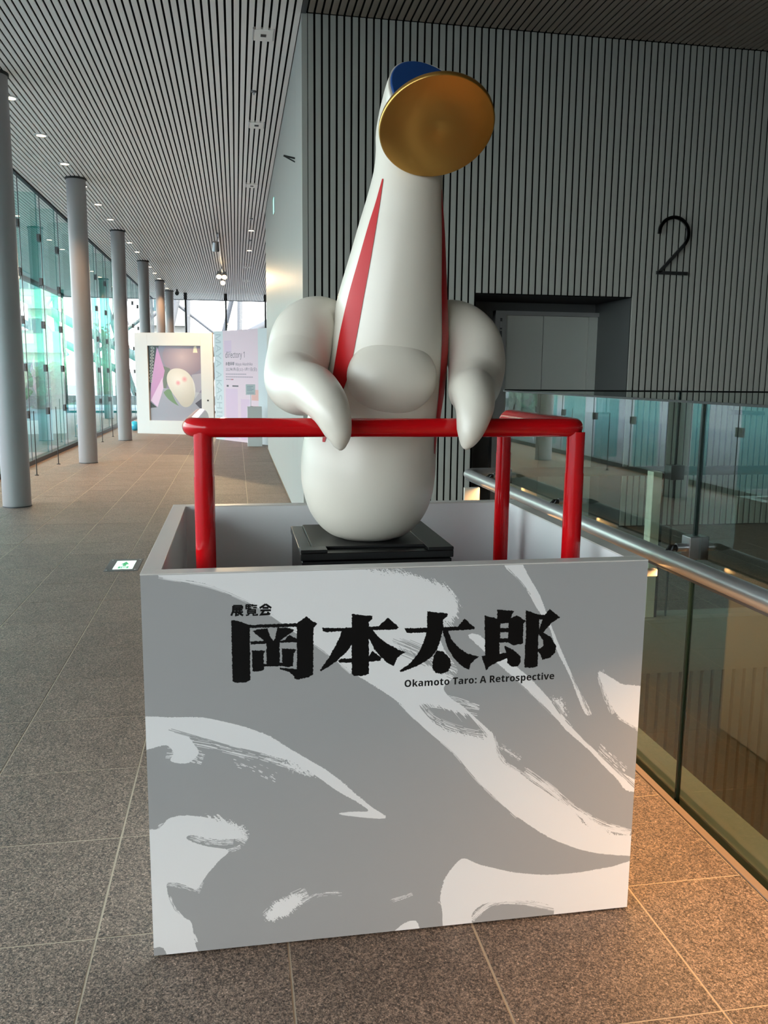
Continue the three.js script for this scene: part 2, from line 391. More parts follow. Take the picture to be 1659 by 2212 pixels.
{
  const t = thing('handrail', 'round brushed steel handrail beside the walkway, lit warm from below', 'handrail', V(1.45, 0.86, 2.6));
  part(t, 'rail', bentPipe([V(1.45, 0.892, -2), V(1.45, 0.892, 5.25), V(7.9, 0.892, 5.25)], 0.031, 0.08, 24), M.satin);
  for (const e of [1.52, 2.652, 3.75, 4.79]) {
    const b = part(t, 'bracket', [rod(V(1.45, 0.915, e - 0.03), V(1.475, 0.925, e), 0.012), rod(V(1.47, 0.925, e), V(1.5, 0.925, e), 0.011)], M.black);
    part(b, 'bracket_arm', rod(V(1.495, 0.925, e), V(GX - 0.03, 0.925, e), 0.015), M.steel);
  }
  const glow = new THREE.MeshStandardMaterial({ color: C(0.8, 0.6, 0.4), emissive: C(1, 0.55, 0.22), emissiveIntensity: 2.2 });
  part(t, 'led_strip', box(1.441, 1.459, 0.8603, 0.8625, -1.9, 5.15), glow, 'warm glowing strip under the rail');
  parts(t, 'channel_lip', [box(1.4365, 1.4395, 0.8555, 0.868, -1.95, 5.18), box(1.4605, 1.4635, 0.8555, 0.868, -1.95, 5.18)], M.darkSteel);
  const led = new THREE.RectAreaLight(new THREE.Color().setRGB(1, 0.54, 0.23), LED_LEVEL, 7.0, 0.018);
  led.name = 'handrail_led';
  led.position.copy(V(1.45, 0.8595, 1.62));
  led.rotation.set(-Math.PI / 2, 0, Math.PI / 2);
  scene.add(led);
}

// ---------------------------------------------------------------- the sign box
const BX0 = -0.236, BX1 = 1.079, BZ0 = 2.052, BZ1 = 3.175, BH = 1.02, BT = 0.047;
const BRUSH = {"A":[[43,-37],[67,3],[161,21],[264,48],[438,133],[580,240],[689,317],[801,419],[876,472],[991,557],[1108,678],[1228,788],[1331,915],[1415,1005],[1521,1109],[1670,1219],[1822,1291],[1953,1325],[2049,1337],[2045,1254],[1950,1228],[1836,1181],[1771,1102],[1647,1006],[1581,957],[1524,908],[1445,854],[1415,800],[1400,729],[1365,690],[1263,592],[1217,558],[1183,508],[1240,441],[1179,339],[1129,200],[1089,140],[985,76],[872,19],[762,-7]],"B":[[1403,-9],[1431,13],[1488,66],[1530,120],[1566,182],[1625,268],[1664,372],[1726,487],[1766,582],[1805,661],[1834,663],[1809,613],[1770,547],[1732,473],[1684,373],[1646,289],[1608,198],[1578,129],[1535,59],[1472,-7]],"C":[[1279,290],[1348,358],[1417,423],[1481,481],[1530,526],[1604,594],[1677,676],[1729,736],[1818,815],[1896,899],[1966,971],[2012,1026],[2054,1038],[2048,1007],[1970,928],[1879,847],[1795,769],[1720,679],[1638,581],[1557,493],[1501,442],[1425,374],[1360,317],[1318,286]],"D":[[1852,475],[1912,503],[1964,535],[2061,569],[2058,742],[1995,710],[1941,663],[1918,626],[1894,575]],"E":[[2,567],[106,570],[207,576],[269,591],[378,627],[472,670],[534,715],[616,774],[693,827],[765,889],[824,949],[890,1011],[948,1057],[931,1066],[844,1053],[742,1028],[811,1025],[877,1027],[824,981],[746,928],[669,864],[616,822],[553,784],[471,754],[377,720],[255,679],[163,650],[199,720],[156,764],[89,751],[102,719],[73,684],[0,695]],"F":[[2,1077],[39,1031],[75,993],[131,985],[222,1001],[285,1040],[371,1100],[262,1098],[157,1071],[146,1090],[220,1125],[306,1151],[269,1192],[224,1242],[193,1288],[172,1311],[113,1278],[61,1273],[71,1353],[102,1414],[151,1454],[162,1540],[179,1586],[78,1589],[35,1555],[0,1516]],"G":[[1280,1280],[1361,1316],[1519,1368],[1665,1393],[1810,1396],[1958,1384],[2052,1379],[2055,1589],[1731,1588],[1699,1553],[1596,1512],[1451,1501],[1380,1505],[1332,1545],[1329,1582],[1216,1583],[1198,1516],[1189,1448],[1209,1361]],"H":[[956,1589],[1026,1560],[1088,1554],[1096,1585]],"I":[[443,1492],[470,1418],[502,1392],[620,1364],[601,1408],[553,1462]]};
const DRY = {"S":[[1078,572],[1125,643],[1221,704],[1373,742],[1345,679],[1284,634],[1185,594]],"S2":[[959,300],[1064,353],[1181,418],[1290,467],[1241,473],[1123,415],[1007,341]]};
const TITLE = [
  [[334,187],[356,190],[398,207],[417,210],[437,209],[587,210],[602,199],[622,183],[641,199],[666,215],[656,227],[651,231],[649,424],[634,433],[588,441],[576,438],[575,427],[555,408],[518,394],[518,389],[585,398],[586,224],[404,221],[403,433],[389,441],[352,443],[334,434]],
  [[414,235],[429,229],[472,225],[474,239],[486,267],[494,278],[502,264],[510,224],[548,226],[575,236],[564,247],[518,279],[539,276],[556,255],[586,274],[585,287],[518,286],[518,369],[528,370],[528,382],[456,381],[455,394],[435,400],[412,398],[411,312],[463,316],[456,329],[455,369],[467,371],[467,288],[428,287],[406,289],[404,276],[432,276],[461,277]],
  [[526,309],[585,317],[572,332],[570,384],[551,388],[528,382]],
  [[803,181],[886,192],[884,205],[871,215],[871,236],[892,235],[910,236],[946,202],[985,233],[986,251],[888,250],[906,276],[945,309],[988,333],[980,364],[974,404],[946,389],[919,363],[893,329],[871,283],[872,359],[887,337],[922,366],[920,379],[872,383],[873,433],[847,440],[813,439],[804,429],[803,382],[753,380],[748,371],[761,363],[803,365],[802,307],[782,337],[740,375],[681,412],[676,407],[710,360],[735,313],[757,270],[763,249],[702,251],[687,245],[685,232],[744,236],[803,236]],
  [[949,202],[993,243],[985,250],[949,252]],
  [[950,319],[981,334],[1022,348],[1004,358],[988,371],[975,405],[951,393]],
  [[1108,181],[1192,194],[1192,205],[1174,218],[1175,250],[1214,250],[1234,252],[1263,218],[1307,258],[1303,265],[1196,266],[1210,303],[1243,341],[1276,366],[1329,383],[1309,396],[1293,414],[1287,437],[1254,417],[1221,382],[1198,344],[1183,297],[1172,264],[1165,306],[1150,346],[1130,373],[1099,395],[1054,416],[1003,432],[998,426],[1040,397],[1071,361],[1093,316],[1106,269],[1038,269],[1027,268],[1016,247],[1060,250],[1109,250]],
  [[1150,346],[1180,355],[1208,386],[1212,414],[1200,440],[1172,448],[1147,442],[1133,420],[1135,392],[1139,369]],
  [[1347,208],[1401,223],[1400,185],[1472,194],[1457,225],[1484,213],[1525,239],[1513,250],[1514,335],[1474,341],[1451,327],[1413,326],[1417,375],[1433,371],[1445,372],[1435,345],[1439,341],[1475,361],[1507,391],[1508,415],[1496,433],[1468,432],[1451,417],[1448,395],[1407,410],[1375,427],[1361,443],[1351,412],[1339,383],[1355,379]],
  [[1522,192],[1580,214],[1604,216],[1624,191],[1671,229],[1636,250],[1600,291],[1634,311],[1659,350],[1658,379],[1637,402],[1602,410],[1592,385],[1582,373],[1582,437],[1549,443],[1525,437],[1524,349],[1527,302]]];
const COUNTERS = [[[1415,244],[1450,244],[1450,266],[1416,265]],[[1416,282],[1451,283],[1449,311],[1416,308]],[[1581,234],[1595,235],[1583,279]],[[1581,297],[1601,324],[1604,348],[1593,359],[1581,361]]];
const SMALL = [[[[342,130],[376,131]],16],[[[342,130],[341,152],[334,169]],16],[[[376,131],[376,139],[342,138]],16],[[[345,146],[377,147]],16],[[[355,141],[355,155]],16],[[[366,141],[366,155]],16],[[[341,155],[379,156]],16],[[[353,155],[352,168],[363,166]],16],[[[373,159],[365,163]],16],[[[357,156],[379,170]],16],[[[390,128],[412,129]],12],[[[391,128],[391,143],[411,144]],12],[[[391,135],[410,136]],12],[[[401,129],[401,143]],12],[[[416,126],[414,135]],12],[[[414,131],[433,132]],12],[[[418,140],[432,140]],12],[[[397,148],[426,149],[426,162],[397,161],[397,148]],12],[[[397,154],[426,156]],12],[[[403,162],[399,168],[390,170]],12],[[[417,162],[418,170],[433,170],[433,165]],12],[[[466,128],[443,143]],17],[[[466,128],[487,144]],17],[[[454,142],[477,143]],17],[[[445,152],[486,153]],17],[[[460,152],[448,169],[478,168]],17],[[[472,160],[482,170]],17]];
const DRYWHITE = [[[780, 10], [1010, 20], [1200, 90], [1240, 200], [1130, 240], [960, 120]], [[1640, 560], [1700, 600], [1720, 700], [1660, 640]], [[1780, 1090], [1880, 1160], [1990, 1240], [2040, 1250], [2040, 1330], [1900, 1280]], [[60, 1020], [260, 1000], [420, 1100], [240, 1080]], [[500, 740], [640, 820], [720, 880], [560, 820]]];
const BRISTLES = [
  [[[744,8],[910,62],[1061,139],[1178,280]],112,150,1,0.3,1.5],
  [[[946,14],[1060,66],[1147,142]],82,70,1,0.14,1.3],
  [[[67,7],[263,53],[438,139],[580,246],[689,323],[801,425]],13,40,1,0.25,1.3],
  [[[953,298],[1064,349],[1181,414],[1296,471]],79,26,0,0.75,1.6],
  [[[991,551],[1108,674],[1228,786],[1331,913],[1415,1003],[1520,1107]],17,60,1,0.3,1.3],
  [[[1080,576],[1137,640],[1236,692],[1378,732]],67,16,1,0.55,1.7],
  [[[1116,566],[1204,583],[1335,617]],45,12,1,0.5,1.6],
  [[[1125,535],[1233,561],[1333,603]],30,10,1,0.5,1.4],
  [[[1402,734],[1418,797],[1455,857],[1526,908]],26,24,1,0.35,1.4],
  [[[1428,777],[1486,818],[1524,845]],30,12,1,0.3,1.5],
  [[[1534,896],[1661,995],[1770,1093],[1902,1182],[2043,1230]],49,70,1,0.32,1.4],
  [[[0,666],[110,664],[216,684],[323,719],[431,757]],49,20,1,0.35,1.8],
  [[[74,715],[144,726],[214,754]],64,22,1,0.45,1.8],
  [[[87,618],[199,660],[323,707],[431,742],[504,774]],26,9,0,0.6,2.0],
  [[[431,753],[540,797],[652,849]],34,22,1,0.4,1.6],
  [[[322,762],[430,813],[503,858]],56,8,1,0.12,2.0],
  [[[2,1075],[48,1026],[102,997]],30,26,1,0.35,1.4],
  [[[138,1004],[227,1031],[317,1073],[382,1109]],64,60,1,0.42,1.4],
  [[[157,1077],[234,1108],[325,1116]],34,26,1,0.4,1.4],
  [[[234,1136],[297,1150],[353,1135]],26,18,1,0.35,1.4],
  [[[63,1257],[131,1280],[196,1307]],49,40,1,0.4,1.3],
  [[[92,1398],[134,1461],[169,1547]],30,22,1,0.5,1.8],
  [[[61,1328],[78,1381],[118,1446]],30,24,1,0.3,1.3],
  [[[1858,471],[1897,577],[1939,663]],45,40,1,0.35,1.3],
  [[[1950,674],[2016,714],[2076,756]],41,24,1,0.4,1.5],
  [[[1329,1578],[1409,1510],[1534,1507],[1706,1556]],30,50,1,0.35,1.3],
  [[[1203,1445],[1255,1515],[1349,1569]],75,40,1,0.3,1.2],
  [[[1431,8],[1492,68],[1538,128]],26,12,0,0.45,1.3],
  [[[1732,481],[1780,570],[1826,667]],17,10,0,0.4,1.4],
  [[[1417,413],[1541,533],[1681,672],[1820,811]],22,30,1,0.3,1.3],
  [[[1644,579],[1731,692],[1885,849],[2052,1012]],22,26,0,0.25,1.3],
  [[[1862,810],[1929,874],[1997,938]],49,14,1,0.3,1.5],
  [[[451,1472],[517,1416],[622,1371]],64,60,1,0.32,1.2],
  [[[972,1445],[1022,1433],[1066,1420]],26,9,1,0.5,1.6],
  [[[498,1435],[593,1414],[670,1380],[766,1385]],37,14,1,0.12,1.3]];

const signPrint = canvasMap(2048, 1588, (c, w, h) => {
  const mask = (list, soft) => {             // white shapes, blurred so that a noise threshold frays their edges
    const k = document.createElement('canvas'); k.width = w; k.height = h;
    const d = k.getContext('2d');
    d.fillStyle = '#000'; d.fillRect(0, 0, w, h); d.fillStyle = '#fff';
    for (const p of list) {
      const out = p.map(([x, y]) => [x <= 10 ? -40 : x >= 2038 ? 2090 : x, y <= 1 ? -40 : y >= 1572 ? 1640 : y]), n = out.length;
      d.beginPath(); d.moveTo(...out[0]);
      for (let i = 0; i < n; i++) {            // smooth outline through every point
        const q0 = out[(i + n - 1) % n], q1 = out[i], q2 = out[(i + 1) % n], q3 = out[(i + 2) % n], f = 0.14;
        d.bezierCurveTo(q1[0] + (q2[0] - q0[0]) * f, q1[1] + (q2[1] - q0[1]) * f, q2[0] - (q3[0] - q1[0]) * f, q2[1] - (q3[1] - q1[1]) * f, q2[0], q2[1]);
      }
      d.fill();
    }
    const src = d.getImageData(0, 0, w, h).data;
    let a = new Float32Array(w * h), b = new Float32Array(w * h);
    for (let i = 0; i < w * h; i++) a[i] = src[i * 4] / 255;
    const blur = (from, to, count, lines, step, jump) => {
      for (let l = 0; l < lines; l++) {
        const at = (k) => from[l * jump + Math.min(count - 1, Math.max(0, k)) * step];
        let s = 0;
        for (let k = -soft; k <= soft; k++) s += at(k);
        for (let k = 0; k < count; k++) { to[l * jump + k * step] = s / (2 * soft + 1); s += at(k + soft + 1) - at(k - soft); }
      }
    };
    for (let pass = 0; pass < 2; pass++) { blur(a, b, w, h, 1, w); blur(b, a, h, w, w, 1); }
    return a;
  };
  const { A, B, C: Cc, D, E, F, G, H, I } = BRUSH;
  const crisp = mask([A, B, Cc, D, E, F, G, H], 5), dry = mask([I, ...DRYWHITE], 26), cut = mask(Object.values(DRY), 12);
  const img = c.createImageData(w, h), px = img.data;
  for (let y = 0; y < h; y++) for (let x = 0; x < w; x++) {
    const k = y * w + x, ang = x * 0.62 + y * 0.78, across = -x * 0.78 + y * 0.62;
    const weave = 0.5 * noise(x / 2.2, y / 9, 4096, 11) + 0.5 * noise(x / 9, y / 2.2, 4096, 12);
    const hair = noise(across / 3, ang / 160, 4096, 13), slow = noise(x / 60, y / 60, 4096, 14);
    let white = crisp[k] > 0.5 + (weave - 0.5) * (0.1 + 0.6 * slow) ? 1 : 0;
    if (dry[k] > 0.1 + 0.85 * (0.55 * weave + 0.45 * hair)) white = 1;
    if (white && cut[k] > 0.25 + 0.8 * hair) white = 0;
    const v = white ? [232, 230, 229] : [163, 162, 161];
    px[k * 4] = v[0]; px[k * 4 + 1] = v[1]; px[k * 4 + 2] = v[2]; px[k * 4 + 3] = 255;
  }
  c.putImageData(img, 0, 0);
  let bs = 77; const br = () => { bs = (bs * 16807) % 2147483647; return bs / 2147483647; };
  for (const [path, wide, n, white, cover, lw] of BRISTLES) {   // single hairs of the brush, broken along their way
    const cu = new THREE.CatmullRomCurve3(path.map((q) => new THREE.Vector3(q[0], q[1], 0)), false, 'catmullrom', 0.5), pts = cu.getPoints(60);
    c.strokeStyle = white ? '#e8e6e5' : '#a3a2a1';
    for (let i = 0; i < n; i++) {
      const off = (br() + br() - 1) * wide * 0.5, curve = (br() - 0.5) * 6;
      c.lineWidth = lw * (0.6 + 1.1 * br());
      for (let k = Math.floor(br() * 14); k < 58;) {
        const l = 3 + Math.floor(br() * 30 * cover), e = Math.min(60, k + l);
        c.beginPath();
        for (let m = k; m <= e; m++) { const a = pts[Math.max(0, m - 1)], b = pts[Math.min(60, m + 1)], tl = Math.hypot(b.x - a.x, b.y - a.y) || 1, o = off + curve * (m / 60); const X = pts[m].x - (b.y - a.y) / tl * o, Y = pts[m].y + (b.x - a.x) / tl * o; m === k ? c.moveTo(X, Y) : c.lineTo(X, Y); }
        c.stroke();
        k = e + 1 + Math.floor(br() * 26 * (1 - cover));
      }
    }
  }
  c.fillStyle = c.strokeStyle = '#060505';
  let s = 5; const jig = () => { s = (s * 16807) % 2147483647; return s / 2147483647 - 0.5; };
  const rough = (p) => {                     // torn edge along the letter's outline
    c.beginPath();
    p.forEach((q, i) => {
      const r = p[(i + 1) % p.length], l = Math.hypot(r[0] - q[0], r[1] - q[1]), n = Math.max(1, Math.round(l / 4));
      for (let j = 0; j < n; j++) { const x = q[0] + (r[0] - q[0]) * j / n + (j ? jig() * 3.4 : 0), y = q[1] + (r[1] - q[1]) * j / n + (j ? jig() * 3.4 : 0); i + j ? c.lineTo(x, y) : c.moveTo(x, y); }
    });
    c.closePath();
  };
  c.beginPath();
  for (const p of TITLE) { rough(p); c.fill(); }
  for (const p of COUNTERS) { rough(p); c.fillStyle = '#a6a5a4'; c.fill(); c.fillStyle = '#060505'; }
  c.lineJoin = 'miter';
  for (const [p, wd] of SMALL) { c.lineWidth = wd * 0.46; c.beginPath(); p.forEach((q, i) => (i ? c.lineTo(...q) : c.moveTo(...q))); c.stroke(); }
  const words = 'Okamoto Taro: A Retrospective';
  c.font = 'bold 44px sans-serif';
  const wide = c.measureText(words).width;
  c.save(); c.translate(1017, 497); c.scale(642 / wide, 0.92); c.fillText(words, 0, 0); c.restore();
});
{
  const t = thing('sign_box', 'waist-high open-topped box with a grey and white brush-stroke print and black title lettering', 'display box', V(0.42, 0, 2.6));
  part(t, 'front_panel', box(BX0, BX1, 0.006, BH, BZ0 + 0.003, BZ0 + BT), M.boxWhite);
  part(t, 'printed_front', facing(BX0, BX1, 0.006, BH, BZ0 + 0.001), new THREE.MeshPhysicalMaterial({ map: signPrint, roughness: 0.6, specularIntensity: 0.35 }), 'grey sheet with white brush strokes and the black exhibition title');
  part(t, 'rear_panel', box(BX0, BX1, 0.006, BH, BZ1 - BT, BZ1), M.boxWhite);
  part(t, 'left_panel', box(BX0, BX0 + BT, 0.006, BH, BZ0 + BT, BZ1 - BT), M.boxWhite);
  part(t, 'right_panel', box(BX1 - BT, BX1, 0.006, BH, BZ0 + BT, BZ1 - BT), M.boxWhite);
  for (const b of [[BX0 - 0.001, BX1 + 0.001, BZ0, BZ0 + BT], [BX0 - 0.001, BX1 + 0.001, BZ1 - BT, BZ1], [BX0 - 0.001, BX0 + BT, BZ0 + BT + 0.001, BZ1 - BT - 0.001], [BX1 - BT, BX1 + 0.001, BZ0 + BT + 0.001, BZ1 - BT - 0.001]])
    part(t, 'cap_strip', box(b[0], b[1], BH, BH + 0.004, b[2], b[3], 0.0015), M.cap);
  parts(t, 'base_skid', [box(BX0 + 0.02, BX1 - 0.02, 0, 0.006, BZ0 + 0.015, BZ0 + 0.04), box(BX0 + 0.02, BX1 - 0.02, 0, 0.006, BZ1 - 0.04, BZ1 - 0.015)], M.black);
}

// ---------------------------------------------------------------- red guard rail, plinth, figure
const RAILZ = 2.25, RAILY = 1.364;
{
  const t = thing('guard_rail', 'glossy red tubular guard rail standing inside the sign box', 'railing', V(0.42, 0, 2.6));
  part(t, 'top_rail', bentPipe([V(-0.118, 1.02, 2.93), V(-0.118, RAILY, 2.93), V(-0.118, RAILY, RAILZ), V(0.951, RAILY, RAILZ), V(0.951, RAILY, 2.93), V(0.951, 1.02, 2.93)], 0.0255, 0.055, 28), M.red);
  for (const [x, z] of [[-0.087, RAILZ + 0.008], [0.944, RAILZ + 0.008], [-0.118, 2.93], [0.951, 2.93]]) {
    const p = part(t, 'post', rod(V(x, 0.006, z), V(x, z > 2.5 ? 1.021 : RAILY - 0.012, z), 0.0255, 0.0255, 28), M.red);
    part(p, 'sleeve', rod(V(x, 0.006, z), V(x, 1.235, z), 0.0268, 0.0268, 28), M.red);
  }
}
{
  const t = thing('plinth', 'square black plinth inside the sign box under the white figure', 'plinth', V(0.405, 0, 2.63));
  part(t, 'body', box(0.18, 0.63, 0, 0.965, 2.405, 2.855, 0.004), M.black);
  part(t, 'top_plate', box(0.176, 0.634, 0.968, 0.99, 2.4, 2.86, 0.003), M.black);
  part(t, 'top_inlay', box(0.215, 0.595, 0.99, 0.998, 2.46, 2.84, 0.002), mat(0.012, 0.012, 0.012, 0.35));
  parts(t, 'corner_block', [box(0.176, 0.255, 0.99, 1.0, 2.4, 2.455, 0.002), box(0.555, 0.634, 0.99, 1.0, 2.4, 2.86, 0.002)], M.black);
}
{
  const t = thing('white_sculpture', 'smooth white tapering figure with gold disc on top and two arms over the red rail', 'sculpture', V(0.405, 0.998, 2.6));
  const bodyPts = [[0.404, 0.999, 2.6, 0.088], [0.404, 1.014, 2.6, 0.124], [0.404, 1.044, 2.6, 0.158], [0.404, 1.089, 2.6, 0.186], [0.404, 1.148, 2.6, 0.204], [0.404, 1.205, 2.6, 0.21], [0.407, 1.263, 2.6, 0.209], [0.418, 1.348, 2.6, 0.204],
    [0.436, 1.433, 2.595, 0.197], [0.45, 1.517, 2.585, 0.19], [0.46, 1.626, 2.565, 0.18], [0.468, 1.733, 2.545, 0.163], [0.477, 1.837, 2.525, 0.143], [0.486, 1.938, 2.51, 0.124], [0.492, 2.011, 2.5, 0.109], [0.499, 2.075, 2.5, 0.1],
    [0.508, 2.135, 2.515, 0.102], [0.522, 2.19, 2.54, 0.113], [0.55, 2.25, 2.55, 0.130], [0.568, 2.282, 2.5, 0.140]];
  const fr = ring(bodyPts, 120);
  const body = part(t, 'body', skin(fr, 64), M.figure);
  const between = (a, b) => fr.filter((f) => f.t >= a && f.t <= b);
  const stripe = (mid, half) => skin(between(0.33, 0.76), 12, (q) => mid - half * Math.sin(Math.PI * (q - 0.33) / 0.43) - 0.02, (q) => mid + half * Math.sin(Math.PI * (q - 0.33) / 0.43) + 0.02, 0.0015, false);
  part(body, 'red_stripe', stripe(-2.45, 0.17), M.figureRed, 'plain red band on the flank');
  part(body, 'red_stripe', stripe(-0.5, 0.17), M.figureRed, 'plain red band on the flank');
  const e = fr[fr.length - 1];
  const disc = (o, n, r, thick, edge) => {   // rounded disc facing along n
    const prof = [[0, thick / 2], [r * 0.5, thick / 2 + edge], [r - 0.004, thick / 2], [r, thick / 4], [r, -thick / 4], [r - 0.004, -thick / 2], [0, -thick / 2]].map((p) => new THREE.Vector2(Math.max(p[0], 0.0001), p[1]));
    const g = new THREE.LatheGeometry(prof.reverse(), 96);
    g.applyQuaternion(new THREE.Quaternion().setFromUnitVectors(new THREE.Vector3(0, 1, 0), n.clone().normalize()));
    return g.translate(o.x, o.y, o.z);
  };
  part(t, 'blue_disc', disc(e.o.clone().addScaledVector(e.tan, 0.002), e.tan, e.r - 0.004, 0.01, 0), M.blue, 'blue disc behind the gold one');
  part(t, 'gold_disc', disc(V(0.529, 2.147, 2.28), new THREE.Vector3(0.02, -0.82, 0.645), 0.153, 0.018, 0.006), M.gold, 'plain gold disc');
  part(t, 'disc_mount', rod(V(0.535, 2.16, 2.29), V(0.525, 2.19, 2.5), 0.03), M.gold);
  // plain oval pad on the front
  {
    const g = new THREE.SphereGeometry(1, 48, 32);
    g.scale(0.132, 0.112, 0.07).rotateX(-0.06).translate(0.445, 1.5, -2.43);
    part(t, 'oval_pad', g, M.figure);
  }
  const arm = (pts) => skin(ring(pts, 90), 40);
  part(t, 'arm', arm([[0.34, 1.66, 2.62, 0.05], [0.26, 1.655, 2.61, 0.085], [0.205, 1.62, 2.57, 0.095], [0.183, 1.555, 2.53, 0.093], [0.166, 1.492, 2.465, 0.087], [0.176, 1.468, 2.37, 0.078], [0.206, 1.462, 2.28, 0.066], [0.236, 1.42, 2.187, 0.053], [0.256, 1.36, 2.155, 0.036], [0.261, 1.325, 2.15, 0.018], [0.262, 1.312, 2.15, 0.004]]), M.figure);
  part(t, 'arm', arm([[0.58, 1.66, 2.62, 0.05], [0.655, 1.655, 2.61, 0.085], [0.71, 1.615, 2.57, 0.092], [0.722, 1.55, 2.52, 0.088], [0.7, 1.49, 2.45, 0.08], [0.668, 1.462, 2.36, 0.07], [0.645, 1.458, 2.27, 0.061], [0.625, 1.418, 2.185, 0.051], [0.606, 1.36, 2.155, 0.036], [0.597, 1.325, 2.15, 0.018], [0.596, 1.312, 2.15, 0.004]]), M.figure);
}

// ---------------------------------------------------------------- columns, rods, ceiling fittings
{
  const words = ['nearest of the round grey columns, at the left edge of the photo', 'second round grey column from the camera along the glazed side', 'third round grey column from the camera along the glazed side',
    'fourth round grey column, rising behind the left edge of the framed poster', 'fifth round grey column, seen above the framed poster', 'farthest and thinnest looking round grey column, above the framed poster'];
  let first;
  [[-2.478, 10.06], [-2.5, 14.96], [-2.52, 20.05], [-2.5, 25.1], [-2.47, 30.1], [-2.42, 33.6]].forEach(([x, z], i) => {
    if (!first) {
      first = thing('column', words[0], 'column', V(x, 0, z), 'round grey columns in a row');
      part(first, 'shaft', rod(V(x, 0.012, z), V(x, TOP - 0.02, z), 0.152, 0.152, 48), M.column);
      part(first, 'base_ring', rod(V(x, 0, z), V(x, 0.014, z), 0.156, 0.156, 48), M.darkSteel);
      part(first, 'top_collar', rod(V(x, TOP - 0.03, z), V(x, 4.74, z), 0.165, 0.165, 48), M.blackMatt);
    } else copyOf(first, V(x, 0, z), words[i]);
  });
}
{
  let first;
  [[-2.935, 13.13, 'nearest thin black rod barrier between the first and second columns'], [-2.94, 14.73, 'second thin black rod barrier, just left of the second column'], [-2.945, 19.53, 'thin black rod barrier between the second and third columns, nearer one'], [-2.95, 21.2, 'thin black rod barrier just left of the third column']].forEach(([x, z, label]) => {
    if (!first) {
      first = thing('barrier_rod', label, 'barrier post', V(x, 0, z), 'thin black rods in front of the glass');
      part(first, 'rod', rod(V(x, 0.008, z), V(x, 0.95, z), 0.008, 0.006, 10), M.blackMatt);
      part(first, 'foot', rod(V(x, 0, z), V(x, 0.01, z), 0.03, 0.028, 20), M.blackMatt);
    } else copyOf(first, V(x, 0, z), label);
  });
}
const lampGlow = new THREE.MeshStandardMaterial({ color: C(0.9, 0.8, 0.6), emissive: C(1, 0.74, 0.42), emissiveIntensity: 5 });
{
  const rank = ['first', 'second', 'third', 'fourth', 'fifth', 'sixth', 'seventh', 'eighth', 'ninth', 'tenth', 'eleventh', 'twelfth', 'thirteenth', 'fourteenth', 'fifteenth', 'sixteenth'];
  let first;
  const lamp = (x, z, label, group, level = 1) => {
    if (!first) {
      first = thing('downlight', label, 'ceiling light', V(x, TOP, z), group);
      const tube = new THREE.LatheGeometry([[0.06, 0.03], [0.06, -0.008], [0.085, -0.008], [0.09, -0.002], [0.09, 0.004]].map((p) => new THREE.Vector2(...p)), 32);
      part(first, 'trim_ring', tube.translate(x, TOP, -z), M.white);
      part(first, 'lamp_face', rod(V(x, TOP - 0.007, z), V(x, TOP + 0.004, z), 0.06, 0.06, 24), lampGlow);
    } else { const c = copyOf(first, V(x, TOP, z), label); c.userData.group = group; }
    const s = new THREE.SpotLight(new THREE.Color().setRGB(1, 0.6, 0.3), DOWNLIGHT_LEVEL * level, 0, 0.75, 0.7);
    s.position.copy(V(x, TOP - 0.012, z)); s.target.position.copy(V(x, 0, z)); s.castShadow = true; s.shadow.radius = 2; s.name = 'downlight_beam';
    scene.add(s, s.target);
  };
  let nth = 0;
  for (let k = 0; k < 15; k++) if (k !== 6 && k !== 9) lamp(-2.5 + k * 0.005, 10.9 + 1.552 * k, `${rank[nth++]} small warm downlight from the camera in the row beside the grey columns`, 'warm downlights beside the columns');
  lamp(0.385, 19.35, 'nearer of two bright oval downlights close to the corridor wall', 'downlights by the corridor wall', 0.3);
  lamp(0.39, 22.37, 'farther of two bright oval downlights close to the corridor wall', 'downlights by the corridor wall', 0.3);
}
